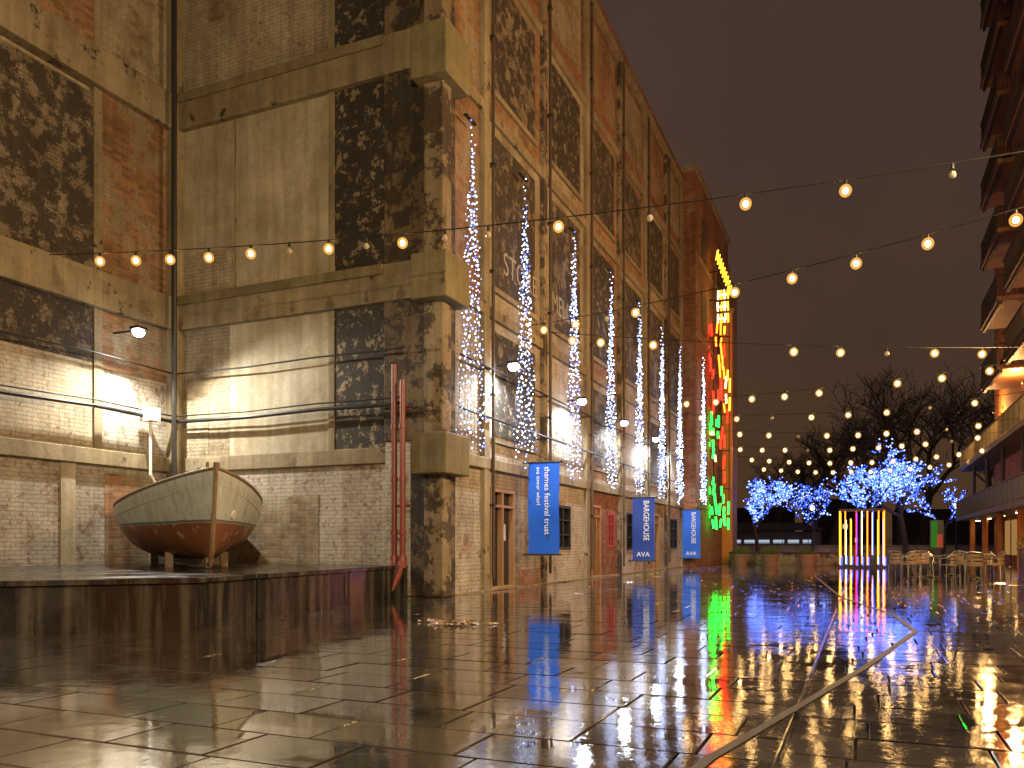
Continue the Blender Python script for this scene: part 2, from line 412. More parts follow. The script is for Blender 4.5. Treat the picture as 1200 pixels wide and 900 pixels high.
# ================================================================ floodlights
def flood(p,n,pw,col,spot=150,tgt=(0,0,-1),out=.35):
    e=empty('wall_floodlight'); b=MB(); p=Vector(p); n=Vector(n)
    c=p+n*out
    b.cyl(p,c,.022,.022,M_dark,6)
    b.box(c.x-.13,c.x+.13,c.y-.13,c.y+.13,c.z,c.z+.06,M_dark)
    b.sph((c.x,c.y,c.z-.05),.13,M_lampglow,12,8,.8)
    b.build('lamp_body',e)
    light('SPOT','lamp',e,(c.x,c.y,c.z-.17),col,pw,target=(c.x+tgt[0],c.y+tgt[1],c.z-.17+tgt[2]),size=.06,spot=spot,blend=.5)
flood((-15.45,13.2,5.85),(1,0,0),1600,(1,.93,.8),165,(.5,-.12,-1),.75)
for k,y in enumerate((17.6,22.7,27.3,32,36.5)):
    flood((-8.0,y,5.35),(1,0,0),680,(.88,.93,1),165,(-.1,0,-1),.45)

# ================================================================ RED PIPES
e=empty('red_standpipes'); b=MB()
for k,(x,y) in enumerate(((-8.95,14.55),(-8.72,14.5))):
    b.tube([(x,y,.75),(x,y,4.85-.35*k)],.06,M_redpipe,12)
    for z in (1.3,2.4,3.5): b.cyl((x,y,z),(x,y,z+.09),.08,.08,M_redpipe,12)
    b.tube([(x,y,.8),(x-.04+.03*k,y-.18,.45),(x-.16+.1*k,y-.5,.1),(x-.2+.1*k,y-.6,.03)],.075,M_redpipe,12)
    b.cyl((x,y-.02,.62),(x,y+.0,.86),.1,.09,M_redpipe,12)
b.tube([(-9.05,14.62,3.9),(-8.6,14.62,3.9)],.03,M_redpipe); b.tube([(-9.05,14.62,1.9),(-8.6,14.62,1.9)],.03,M_redpipe)
b.build('pipes',e,smooth=False)

# ================================================================ PLATFORM
m,nt,bs=newmat('black_polished_stone')
tc=nt.nodes.new('ShaderNodeTexCoord'); n1=noise(nt,tc.outputs['Object'],1.3,8,.6); n2=noise(nt,tc.outputs['Object'],30,4,.6)
ms=nt.nodes.new('ShaderNodeMapping'); ms.inputs['Scale'].default_value=(4,4,.3); nt.links.new(tc.outputs['Object'],ms.inputs[0])
stn=noise(nt,ms.outputs[0],1.5,8,.6)
col=mix(nt,ramp(nt,stn,.45,.66),(.012,.011,.010),(.075,.066,.054)); nt.links.new(col,bs.inputs['Base Color'])
nt.links.new(ramp(nt,n1,.35,.65,(.06,)*3,(.35,)*3),bs.inputs['Roughness']); bump(nt,n2,bs,.12,.01)
M_stone=m
pl=empty('stone_platform'); b=MB()
poly=[(-12.9,2.3),(-7.9,8.0),(-8.8,14.84),(-15.45,14.84),(-15.45,2.3)]
b.prism(poly,0,.60,M_stone)
poly2=[(-12.95,2.22),(-7.85,7.97),(-8.78,14.82),(-15.4,14.82),(-15.4,2.22)]
b.prism(poly2,.604,.67,M_stone)
b.build('plinth',pl,bevel=.012)
b=MB()
d=Vector((-.85,6.85,0)); L=d.length; d.normalize()
for k in range(1,5):
    p=Vector((-7.895,8,0))+d*(L*k/5)
    b.box(p.x-.006,p.x+.012,p.y-.008,p.y+.008,.02,.59,M_cable)
b.build('joints',pl)

# ================================================================ BOAT
boat=empty('wooden_boat')
def boat_mat():
    m,nt,b=newmat('weathered_hull_paint')
    tc=nt.nodes.new('ShaderNodeTexCoord'); sx=nt.nodes.new('ShaderNodeSeparateXYZ'); nt.links.new(tc.outputs['Object'],sx.inputs[0])
    P=tc.outputs['Object']; n=noise(nt,P,3,9,.7); f=noise(nt,P,13,9,.75)
    top=mix(nt,n,(.44,.52,.52),(.66,.74,.74))
    low=mix(nt,f,(.13,.045,.02),(.36,.13,.05))
    low=mix(nt,ramp(nt,n,.55,.59),low,(.42,.32,.2))
    z=math_(nt,'ADD',sx.outputs[2],math_(nt,'MULTIPLY',math_(nt,'SUBTRACT',n,.5),.05))
    z=math_(nt,'SUBTRACT',z,math_(nt,'MULTIPLY',sx.outputs[0],.012))
    col=mix(nt,ramp(nt,z,.74,.75),low,top)
    stripe=math_(nt,'MULTIPLY',ramp(nt,z,.75,.755),math_(nt,'SUBTRACT',1,ramp(nt,z,.79,.80)))
    col=mix(nt,math_(nt,'MULTIPLY',stripe,.8),col,(.04,.05,.045))
    chips=ramp(nt,f,.60,.64); col=mix(nt,math_(nt,'MULTIPLY',chips,.6),col,(.18,.13,.08))
    ms=nt.nodes.new('ShaderNodeMapping'); ms.inputs['Scale'].default_value=(5,5,.5); nt.links.new(P,ms.inputs[0])
    col=mix(nt,.6,col,ramp(nt,noise(nt,ms.outputs[0],1.5,8,.7),.32,.56,(.5,.4,.28),(1,1,1)),'MULTIPLY')
    nt.links.new(col,b.inputs['Base Color']); b.inputs['Roughness'].default_value=.4
    bump(nt,f,b,.2,.008)
    return m
M_hull=boat_mat(); M_rail=plain('worn_rail',(.24,.17,.10),.6,0,.5,9); M_deck=plain('boat_deck',(.3,.27,.2),.7)
M_strake=plain('rubbing_strake',(.5,.5,.42),.6,0,.4,7)
LB=5.2
def sect(s):
    s=min(1.0,max(0.0,s))
    if s>=.42: hb=1.36*max(0.0,1-min(1,(s-.42)/.58)**2.15)**.80
    else: hb=1.36*(1-.30*((.42-s)/.42)**2)
    zg=1.20+.52*max(0,(s-.3)/.7)**1.9+.12*max(0,(.3-s)/.3)**2
    zk=.16+.04*max(0,(s-.8)/.2)**2
    return max(hb,.03),zk,zg
NS=44; NA=14
verts=[];faces=[]
for i in range(NS+1):
    s=1-(1-i/NS)**1.5
    hb,zk,zg=sect(s)
    V=max(0,min(1,(s-.5)/.5))
    for j in range(-NA,NA+1):
        a=abs(j)/NA; sg=1 if j>=0 else -1
        ang=a*math.pi/2
        yr=math.sin(ang)**.8; zr=1-max(0,math.cos(ang))**1.0
        yv=a**.85; zv=a**1.15
        W_=V**.9*.85
        y=sg*hb*(yr*(1-W_)+yv*W_); z=zk+(zg-zk)*(zr*(1-W_)+zv*W_)
        rake=.28*(z-.2)*max(0,(s-.75)/.25)
        verts.append((s*LB+rake,y,z))
W=2*NA+1
for i in range(NS):
    for j in range(W-1):
        a=i*W+j; faces.append((a,a+1,a+W+1,a+W))
faces.append(tuple(range(W)))
me=bpy.data.meshes.new('hull'); me.from_pydata(verts,[],faces); me.materials.append(M_hull)
me.polygons.foreach_set('use_smooth',[True]*(len(faces)-1)+[False])
hull=bpy.data.objects.new('hull',me); sc.collection.objects.link(hull); hull.parent=boat
so=hull.modifiers.new('thick','SOLIDIFY'); so.thickness=.03; so.offset=0
b=MB()
for side in (0,W-1):
    pts=[verts[i*W+side] for i in range(NS+1)]
    for a,c in zip(pts[:-1],pts[1:]): b.cyl(a,c,.036,.036,M_rail,6)
    jj=2 if side==0 else W-3
    for i in range(NS):
        q=verts[i*W+jj]; q2=verts[(i+1)*W+jj]
        b.cyl((q[0],q[1]*1.008,q[2]),(q2[0],q2[1]*1.008,q2[2]),.018,.018,M_strake,5)
tip=verts[NS*W]
b.tube([(tip[0]+.03,0,tip[2]+.10),(LB+.2,0,1.0),(LB+.06,0,.5),(LB-.04,0,.25),(LB-.16,0,.1),(LB-.5,0,.06)],.045,M_rail,8)
b.box(.2,LB-.3,-.05,.05,.02,.2,M_rail)
for yy in (-.09,.09): b.tube([(tip[0]-.3,yy,tip[2]-.03),(tip[0]-.3,yy,tip[2]+.13)],.028,M_rail)
b.build('rails_stem_and_keel',boat)
b=MB()
for i in range(int(NS*.45),NS):
    a=verts[i*W]; c=verts[i*W+W-1]; a2=verts[(i+1)*W]; c2=verts[(i+1)*W+W-1]
    f=lambda p:(p[0],p[1]*.97,p[2]-.07)
    b.face([f(a),f(a2),f(c2),f(c)],M_deck)
for x in (.9,1.8): b.box(x,x+.25,-1.2,1.2,.95,1.0,M_deck)
b.build('deck_and_thwarts',boat)
b=MB()
for x,y in ((1.6,.6),(1.6,-.6),(3.3,.5),(3.3,-.5)): b.box(x,x+.14,y-.07,y+.07,0.0,.28,M_rail)
b.build('keel_blocks',boat)
q=Vector(verts[(NS-9)*W+W-6]); q2=Vector(verts[(NS-8)*W+W-6]); q3=Vector(verts[(NS-9)*W+W-5])
nrm=(q2-q).cross(q3-q).normalized()
if nrm.y<0: nrm=-nrm
b=MB(); b.cyl(q-nrm*.01,q+nrm*.05,.075,.075,M_white,16); b.build('round_plate',boat)
fwd=Vector((.79,-.61,0)).normalized(); side=Vector((-fwd.y,fwd.x,0))
bowp=Vector((-10.4,10.9,.672))
org=bowp-fwd*LB
Mb=Matrix((fwd,side,Vector((0,0,1)))).transposed().to_4x4(); Mb.translation=org
boat.matrix_world=Mb

# ================================================================ GROUND + PAVING
M_under=plain('wet_ground',(.02,.018,.016),.10,0,.4,.8,.2)
b=MB(); b.face([(-600,-300,-.03),(600,-300,-.03),(600,1500,-.03),(-600,1500,-.03)],M_under); b.build('ground')
m,nt,bs=newmat('wet_paving_slabs')
tc=nt.nodes.new('ShaderNodeTexCoord'); Pn=tc.outputs['Object']
geo=nt.nodes.new('ShaderNodeNewGeometry'); rnd=geo.outputs['Random Per Island']
big=noise(nt,Pn,.35,5,.6); med=noise(nt,Pn,2.2,8,.6); fine=noise(nt,Pn,45,5,.6); wv=noise(nt,Pn,5,3,.5)
col=mix(nt,rnd,(.018,.017,.016),(.062,.055,.047)); col=mix(nt,.7,col,ramp(nt,med,.3,.7,(.5,.5,.5),(1.2,1.2,1.2)),'MULTIPLY')
nt.links.new(col,bs.inputs['Base Color'])
wf=math_(nt,'ADD',math_(nt,'MULTIPLY',big,.55),math_(nt,'MULTIPLY',med,.45))
r=math_(nt,'ADD',ramp(nt,wf,.44,.62,(.015,)*3,(.11,)*3),math_(nt,'MULTIPLY',rnd,.03))
nt.links.new(r,bs.inputs['Roughness']); bs.inputs['Specular IOR Level'].default_value=1.0; bs.inputs['IOR'].default_value=1.55
bs.inputs['Coat Weight'].default_value=.9; bs.inputs['Coat Roughness'].default_value=.02; bs.inputs['Coat IOR'].default_value=1.5
wet=ramp(nt,wf,.44,.60,(.12,)*3,(1,)*3)
h=math_(nt,'MULTIPLY',math_(nt,'ADD',math_(nt,'MULTIPLY',wv,.5),math_(nt,'MULTIPLY',fine,.06)),wet)
nn=bump(nt,h,bs,.22,.02); nt.links.new(nn,bs.inputs['Coat Normal'])
M_slab=m
def slabs(name,x0,x1,y0,y1,rw,ln,skip,across=False):
    """staggered courses; across=True runs the courses along X"""
    v=[];f=[]
    a0,a1,b0,b1=(y0,y1,x0,x1) if across else (x0,x1,y0,y1)
    A=a0
    while A<a1:
        B=b0-ln*R() if not across else b0
        first=True
        while B<b1:
            l=ln*U(.75,1.25)
            if across:
                if first: l*=U(.4,1)
                if B+l>b1-.25: l=b1-B
            first=False
            (xa,xb,ya,yb)=(B,B+l,A,A+rw) if across else (A,A+rw,B,B+l)
            cx=(xa+xb)/2; cy=(ya+yb)/2
            if not skip(cx,cy):
                g=.006; ch=.006
                tx=U(-1,1)*.0034; ty=U(-1,1)*.0034; zz=U(-.002,.002)
                i=len(v)
                q1=((xa+g,ya+g),(xb-g,ya+g),(xb-g,yb-g),(xa+g,yb-g)); g2=g+ch
                q2=((xa+g2,ya+g2),(xb-g2,ya+g2),(xb-g2,yb-g2),(xa+g2,yb-g2))
                for (a,c) in q1: v.append((a,c,-.028))
                for (a,c) in q1: v.append((a,c,zz-.006+(a-cx)*tx+(c-cy)*ty))
                for (a,c) in q2: v.append((a,c,zz+(a-cx)*tx+(c-cy)*ty))
                for a in range(4):
                    q=(a+1)%4; f.append((i+a,i+q,i+4+q,i+4+a)); f.append((i+4+a,i+4+q,i+8+q,i+8+a))
                f.append((i+8,i+9,i+10,i+11))
            B+=l
        A+=rw
    me=bpy.data.meshes.new(name); me.from_pydata(v,[],f); me.materials.append(M_slab)
    o=bpy.data.objects.new(name,me); sc.collection.objects.link(o); return o
def drainx(y):
    pts=[(-4,-1.6),(4.2,-.72),(8,.05),(11.4,.62),(14,.45),(18.2,-.4),(30,-1.5),(62,-2)]
    for (a,xa),(c,xc) in zip(pts[:-1],pts[1:]):
        if a<=y<=c: return xa+(xc-xa)*(y-a)/(c-a)
    return -2
slabs('paving',-16,-.4,-3,70,.52,.86,lambda x,y:(x<-8.3 and y>15) or (x<-9.5 and y>8.6) or x<-15.3,True)
slabs('paving',-.38,14,-3,70,.5,.62,lambda x,y:False,True)
M_drain=plain('steel_drain_channel',(.09,.08,.07),.5,.3)
b=MB(); ys=[3+k*.6 for k in range(50)]
for a,c in zip(ys[:-1],ys[1:]):
    xa,xc=drainx(a),drainx(c)
    b.face([(xa-.03,a,.006),(xa+.03,a,.006),(xc+.03,c,.006),(xc-.03,c,.006)],M_drain)
b.build('drain_channel')
M_leaf=plain('wet_leaves',(.42,.3,.2),.3); b=MB()
for k in range(90):
    a=U(0,6.28); r=abs(random.gauss(0,.16)); x=-5.15+r*math.cos(a)*1.8; y=9.9+r*math.sin(a); s=U(.03,.07)
    t=U(0,6.28); b.face([(x+s*math.cos(t),y+s*math.sin(t),.012+U(0,.02)),(x-s*math.sin(t)*.6,y+s*math.cos(t)*.6,.03+U(0,.03)),(x-s*math.cos(t),y-s*math.sin(t),.012+U(0,.02)),(x+s*math.sin(t)*.6,y-s*math.cos(t)*.6,.014)],M_leaf)
b.build('fallen_leaves')

# ================================================================ FESTOON LIGHTS
M_bulb=emis('festoon_filament_glow',(1,.58,.2),130)
M_shell=frosted('amber_halo_globe',(1,.5,.1),1.1,.4)  # shell emits amber itself, painting the glow around each bulb
M_bulboff=plain('unlit_bulb',(.5,.42,.3),.15)
def festoon(xa,xb,yf,zf,xs,r=.065,lit=lambda k:True):
    e=empty('festoon_lights'); w=MB(); g=MB()
    n=60; pts=[(xa+(xb-xa)*k/n) for k in range(n+1)]
    P3=[(p,yf(p),zf(p)+.17) for p in pts]
    w.tube(P3,.011,M_cable,5)
    for k,x in enumerate(xs):
        y=yf(x); z=zf(x)+U(-.02,.02)
        w.cyl((x,y,z+.17),(x,y,z+r*1.1),.022,.03,M_cable,8)
        if lit(k):
            g.sph((x,y,z),r*.6,M_bulb,6,5,1.1); g.sph((x,y,z),r*1.25,M_shell,14,9,1.05)
        else: w.sph((x,y,z),r*.7,M_bulboff,10,7,1.1)
    w.build('cable_and_sockets',e); g.build('bulbs',e,smooth=True)
def rng(a,b,s):
    o=[];x=a
    while x<b: o.append(x); x+=s*U(.93,1.07)
    return o
xsA=[-14.1,-13.27,-12.5,-11.65,-10.75,-9.95,-9.15,-8.4,-7.7,-6.9,-6.1,-4.85,-3.3,-1.76,-.24,1.3,3.0]
festoon(-15.5,8.0,lambda x:14.11+.17*x,lambda x:6.6+.004*(x+7)**2,xsA,.078,lambda k:k in (0,1,2,3,4,6,8,11,13,14,16))
festoon(-8.0,8.0,lambda x:16.9-.37*x,lambda x:6.5+.006*(x+2)**2,[-7.6,-6.6,-5.7,-4.9,-2.5,-1.3,-.1,1.1,2.4,3.8],.085,lambda k:k not in (2,))
festoon(-8.0,8.0,lambda x:24.9+.52*x,lambda x:6.5+.004*x**2,[-7.3,-6.6,-5.3,-1.75,-.55,.65,1.9,3.15],.095,lambda k:k not in (5,))
festoon(-8.0,8.0,lambda x:30.5-.29*x,lambda x:6.5+.004*x**2,[-6.4,-5.2,-3.8,-2.6,-1.4,1.1,2.4,3.7],.1)
festoon(-7.4,8.0,lambda x:36-.1*x,lambda x:6.4+.008*x**2,rng(-6.6,5,1.5),.1,lambda k:k%4!=2)
festoon(-7.4,8.0,lambda x:42+.1*x,lambda x:6.3+.008*x**2,rng(-6.9,6,1.3),.11,lambda k:k%5!=3)
festoon(-7.4,8.0,lambda x:48-.1*x,lambda x:6.3+.008*x**2,rng(-6.5,6.2,1.2),.115,lambda k:k%6!=3)
festoon(-7.4,8.0,lambda x:54,lambda x:6.1+.01*x**2,rng(-6.5,7,1.15),.12)
festoon(-7.4,8.0,lambda x:61,lambda x:6.1+.01*x**2,rng(-6.5,7,1.15),.125)

# ================================================================ NEON SIGN TOWER
def neon(c,s=7,sample=True): return emis('neon_tube',c,s,sample)
N_r=neon((1,.012,.006),9); N_o=neon((1,.14,.01),8); N_y=neon((1,.42,.02),6); N_g=neon((.01,1,.04),10); N_w=neon((1,.6,.2),8)
e=empty('neon_light_sculpture'); b=MB(); fr=MB(); YS=43.5
for z in (2,4,6,8,10,12,14,15.5): fr.box(-7.4,-6.35,YS+.1,YS+.16,z,z+.06,M_dark)
fr.tube([(-6.4,YS+.13,1.9),(-6.4,YS+.13,15.8)],.03,M_dark); fr.tube([(-7.2,YS+.13,1.9),(-7.2,YS+.13,15.8)],.03,M_dark)
def tube(x,z,l,m,tilt=0): b.cyl((x,YS+U(-.05,.05),z),(x+tilt,YS,z+l),.05,.05,m,6)
for k in range(9): tube(-7.05+k*.085,16.1-k*.24,.5,N_y,.1)
for r_ in range(3):
    z=14.0-r_*.62
    for k in range(4): tube(-6.95+k*.17,z,.46,N_y if k%2 else N_w,U(-.05,.05))
    b.cyl((-6.95,YS,z+.22),(-6.5,YS,z+.22),.04,.04,N_w,6)
z=12.3
while z>2:
    sway=.14*math.sin(z*.9)
    if z>7.6:
        for x,m,p in ((-7.32,N_r,.75),(-7.1,N_r,.25),(-6.9,N_r if R()<.5 else N_o,.7),(-6.7,N_o if R()<.6 else N_w,.95),(-6.5,N_y if R()<.5 else N_r,.8)):
            if R()<p: tube(x+sway+U(-.03,.03),z-U(0,.25),U(.4,.75),m,U(-.06,.06))
    else:
        for x,m,p in ((-7.5,N_g,.9),(-7.32,N_g,.9),(-7.12,N_g,.8),(-6.95,N_g if R()<.7 else N_w,.75),(-6.74,N_r if z>4.5 else N_g,.8),(-6.55,N_r if z>3.6 else N_g,.75 if z>4.5 else .25)):
            if R()<p: tube(x+sway+U(-.03,.03),z-U(0,.25),U(.35,.7),m,U(-.06,.06))
    z-=.6
b.build('neon_tubes',e); fr.build('mounting_frame',e)

# neon cube
e=empty('neon_bar_cube'); b=MB(); fr=MB(); cx,cy=0,42; h=.95
N_b=neon((.02,.06,1),7,False); N_r2=neon((1,.012,.006),6,False); N_o2=neon((1,.16,.01),7,False); N_y2=neon((1,.42,.02),6,False); N_w2=neon((1,.7,.35),6,False)
cols=[N_y2,N_o2,N_y2,N_r2,N_w2,N_o2,N_b,N_o2,N_r2,N_y2]
for sidx in range(4):
    for k in range(9):
        t=-h+2*h*k/8
        x,y={0:(cx+t,cy-h),1:(cx+t,cy+h),2:(cx-h,cy+t),3:(cx+h,cy+t)}[sidx]
        if (k in (0,8)) and sidx>1: continue
        m=cols[(k+sidx*3)%10] if 0<k<8 else (N_y2 if k==0 else N_o2)
        b.cyl((x,y,.6 if R()<.5 else .15),(x,y,2.65 if R()<.6 else 2.3),.024,.024,m,6)
        if R()<.5: b.cyl((x+.05,y,.12),(x+.05,y,.5),.03,.03,N_b,6)
for z in (.04,2.7):
    for s_ in (-h,h):
        fr.box(cx-h-.04,cx+h+.04,cy+s_-.03,cy+s_+.03,z,z+.06,M_dark); fr.box(cx+s_-.03,cx+s_+.03,cy-h+.03,cy+h-.03,z+.003,z+.057,M_dark)
b.build('neon_bars',e); fr.build('frame',e)

# ================================================================ APARTMENT BUILDING (right)
ap=empty('apartment_building')
M_or=wall_mat('orange_brick_cladding',(.62,.23,.05),(.52,.18,.04),seed=21,mortar=(.36,.17,.06),streak=.3)
M_slabc=plain('balcony_concrete',(.22,.19,.12),.7); M_rust=plain('balcony_soffit',(.26,.11,.045),.6); M_brail=plain('balcony_rail',(.05,.03,.02),.5)
M_warmwin=emis('warm_window',(1,.5,.16),1.1,False); M_glassrail=plain('rail_glass',(.16,.15,.07),.5)
b=MB()
b.box(8.0,20,-10,61.5,0,38,M_or)
b.box(7.9,8.0,-10,61.5,3.0,3.3,M_slabc)
b.build('walls',ap)
b=MB()
for z,x in ((2.75,6.2),(6.3,6.45)):
    b.box(x,8.0,5,66,z,z+.28,M_slabc)
    for y in [5+k*1.5 for k in range(41)]: b.box(x+.03,x+.07,y-.02,y+.02,z+.28,z+1.35,M_dark)
    b.box(x+.02,x+.08,5,66,z+1.35,z+1.4,M_slabc)
    for y in [5+k*1.5 for k in range(40)]:
        for q in range(9): b.box(x+.04,x+.06,y+.1+q*.16,y+.12+q*.16,z+.34,z+1.33,M_glassrail)
    b.box(x,8.0,65.9,66,z+.28,z+1.35,M_glassrail)
for y in [8+k*6 for k in range(10)]:
    b.cyl((6.8,y,0),(6.8,y,2.75),.16,.16,M_orw,12); b.cyl((6.9,y,3.03),(6.9,y,6.3),.1,.1,M_dark,10)
b.build('terraces',ap)
b=MB()
z=9.8; k=0
while z<36:
    for (ya,yb) in ((46.5,52.5),(38,44.5),(30,36)):
        b.box(6.15,8.0,ya,yb,z,z+.22,M_rust)
        b.box(6.13,6.17,ya,yb,z-.02,z+.26,M_brail)
        for y in [ya+.05+j*.16 for j in range(int((yb-ya)/.16))]: b.box(6.16,6.19,y-.012,y+.012,z+.26,z+1.25,M_brail)
        for x in [6.3+j*.16 for j in range(11)]:
            b.box(x-.012,x+.012,ya+.01,ya+.04,z+.26,z+1.25,M_brail); b.box(x-.012,x+.012,yb-.04,yb-.01,z+.26,z+1.25,M_brail)
        b.box(6.12,6.2,ya,yb,z+1.25,z+1.31,M_brail); b.box(6.2,8,yb-.05,yb,z+1.25,z+1.31,M_brail); b.box(6.2,8,ya,ya+.05,z+1.25,z+1.31,M_brail)
        b.box(7.93,8.0,ya+.8,ya+3.0,z+.22,z+2.5,M_warmwin if (k%3==1) else M_glassdk)
        b.box(7.9,7.96,ya+1.87,ya+1.93,z+.22,z+2.5,M_dark)
        if R()<.6: b.box(6.5,6.9,ya+.5,ya+1.6,z+.22,z+.65,M_dark)
        b.box(6.25,6.4,ya,yb,z-.18,z,M_brail)
        k+=1
    z+=3.4
b.build('balconies',ap)
b=MB(); M_shop=emis('shop_interior_glow',(1,.5,.16),.35)
for j,y in enumerate([4+k*6 for k in range(9)]):
    b.box(7.9,7.96,y,y+4.6,.5,2.5,M_shop if j%2==0 else M_glassdk); b.box(7.86,7.9,y,y+.1,0,2.7,M_dark); b.box(7.86,7.9,y+4.5,y+4.6,0,2.7,M_dark); b.box(7.86,7.9,y+2.2,y+2.3,0,2.7,M_dark)
b.build('shopfronts',ap)
M_sof=emis('added_soffit_glow',(1,.6,.22),60)  # added row of lamps, for golden reflections on the wet paving
for y in range(6,64,5):
    e=empty('added_soffit_lamp'); b=MB(); b.cyl((7.0,y,2.66),(7.0,y,2.745),.14,.16,M_dark,12); b.cyl((7.0,y,2.63),(7.0,y,2.655),.12,.12,M_sof,12); b.build('fitting',e)
def wash_lamp(loc,pw,col=(1,.58,.24),name='added_wash_lamp',target=None):  # added lamps out of view, for the warm wash on the warehouse
    e=empty(name); b=MB(); x,y,z=loc
    b.cyl((x,y,0),(x,y,z+.3),.08,.05,M_dark,10); b.cyl((x,y,z+.3),(x-.6,y,z+.42),.04,.035,M_dark,8)
    b.box(x-1.1,x-.5,y-.14,y+.14,z+.33,z+.45,M_dark); b.box(x-1.05,x-.6,y-.11,y+.11,z+.29,z+.327,emis('wash_lamp_glow',(1,.6,.25),12))
    b.build('post_and_head',e)
    light('POINT','lamp',e,(x-.8,y,z+.15),col,pw,size=.25)
wash_lamp((3.5,-4,8.2),8600,(1,.78,.46))
wash_lamp((5.7,13,8.5),4600,(1,.72,.37))
wash_lamp((5.7,26,8.5),3600,(1,.58,.25))
for y in (36,48,58):  # added lamps, bringing orange light to the apartment side
    e=empty('added_terrace_lamp'); b=MB(); b.cyl((7.97,y,9.2),(7.6,y,9.3),.03,.03,M_dark,6); b.box(7.45,7.65,y-.1,y+.1,9.25,9.33,M_dark); b.build('bracket',e)
    light('POINT','lamp',e,(7.2,y,9.15),(1,.5,.16),750,size=.1)

# ================================================================ FURNITURE
M_wick=plain('cane_chair',(.30,.20,.10),.5,0,.3,30); M_alu=plain('aluminium',(.40,.35,.27),.3,.8)
cb=MB()
for x,y in ((-.2,-.2),(.2,-.2),(-.2,.2),(.2,.2)): cb.cyl((x*1.15,y*1.15,0),(x,y,.44),.014,.016,M_alu,6)
cb.cyl((0,0,.43),(0,0,.46),.24,.24,M_wick,14)
cb.tube([(-.26,-.18,.64),(-.27,.05,.67),(-.22,.22,.84),(0,.27,.88),(.22,.22,.84),(.27,.05,.67),(.26,-.18,.64)],.018,M_alu,6)
cb.tube([(-.26,-.18,.64),(-.21,-.2,.44)],.014,M_alu,6); cb.tube([(.26,-.18,.64),(.21,-.2,.44)],.014,M_alu,6)
bk=[(-.24,.12),(-.18,.2),(-.09,.25),(0,.265),(.09,.25),(.18,.2),(.24,.12)]
for (a,c) in zip(bk[:-1],bk[1:]):
    for q in range(3):
        cb.face([(a[0],a[1],.48+q*.12),(c[0],c[1],.48+q*.12),(c[0],c[1]+.01,.56+q*.12),(a[0],a[1]+.01,.56+q*.12)],M_wick)
tmpl=cb.build('cafe_chair'); chm=tmpl.data
pos=[(1.15,31,2.6),(2.0,31.8,.3),(1.5,29.9,3.6),(2.6,29.5,-1.2),(3.1,30.6,1.9),(3.2,28.6,2.8),(3.9,29.8,-2),(2.3,33.2,1.0),(3.4,33.0,2.2),(4.1,32,.8),(1.6,33.6,-1.5)]
for k,(x,y,a) in enumerate(pos):
    o=tmpl if k==0 else bpy.data.objects.new('cafe_chair',chm)
    if k: sc.collection.objects.link(o)
    o.location=(x,y,.0); o.rotation_euler=(0,0,a)
tb=MB(); tb.cyl((0,0,.70),(0,0,.73),.36,.36,M_alu,20); tb.cyl((0,0,.03),(0,0,.70),.03,.03,M_alu,8)
for a in range(4): t=a*math.pi/2+.4; tb.cyl((0,0,.09),(.28*math.cos(t),.28*math.sin(t),.01),.018,.018,M_alu,6)
tt=tb.build('cafe_table')
for k,(x,y) in enumerate(((2.1,30.4),(3.3,29.4),(2.9,32.3),(1.7,32.6))):
    o=tt if k==0 else bpy.data.objects.new('cafe_table',tt.data)
    if k: sc.collection.objects.link(o)
    o.location=(x,y,0)
M_terr=plain('terracotta',(.22,.12,.06),.7); M_fol=plain('shrub_leaves',(.07,.11,.025),.5,0,.6,9)
def shrub(b,cx,cy,z,r,n,h=1.0):
    for k in range(n):
        a=U(0,6.28); ph=math.acos(U(-.3,1)); rr=r*U(.35,1.05)
        x=cx+rr*math.sin(ph)*math.cos(a); y=cy+rr*math.sin(ph)*math.sin(a); zz=z+rr*math.cos(ph)*h
        s=U(.03,.06); v=Vector((U(-1,1),U(-1,1),U(-1,1))).normalized(); w=v.orthogonal().normalized()
        p=Vector((x,y,zz)); b.face([p-v*s,p+w*s*.5,p+v*s,p-w*s*.5],M_fol)
for (x,y) in ((-5.9,44.2),(-4.4,44.4),(-2.6,44.6)):
    e=empty('planter'); b=MB()
    b.cyl((x,y,0),(x,y,.50),.33,.46,M_terr,16); b.cyl((x,y,.50),(x,y,.57),.50,.50,M_terr,16); b.build('pot',e)
    b=MB(); b.cyl((x,y,.57),(x,y,.58),.42,.42,M_dark,12); shrub(b,x,y,.66,.5,420,.7); b.build('shrub',e)
e=empty('planter_box'); b=MB(); b.box(4.4,5.5,27.6,28.9,0,.95,M_dark); b.box(4.35,5.55,27.55,28.95,.95,1.0,M_dark); b.build('box',e,bevel=.01)
b=MB(); shrub(b,4.95,28.25,1.1,.65,700,.8); b.build('shrub',e)
e=empty('notice_board'); b=MB(); M_grn=emis('backlit_green_panel',(.06,.3,.03),.5,False); M_redp=plain('red_panel',(.5,.05,.03),.5)
b.box(3.1,3.7,45.0,45.1,.9,2.3,M_dark); b.box(3.15,3.42,44.97,44.999,.95,2.25,M_grn); b.box(3.42,3.65,44.97,44.999,.95,1.6,M_redp)
b.cyl((3.2,45.05,0),(3.2,45.05,.9),.03,.03,M_dark); b.cyl((3.6,45.05,0),(3.6,45.05,.9),.03,.03,M_dark); b.build('board',e)

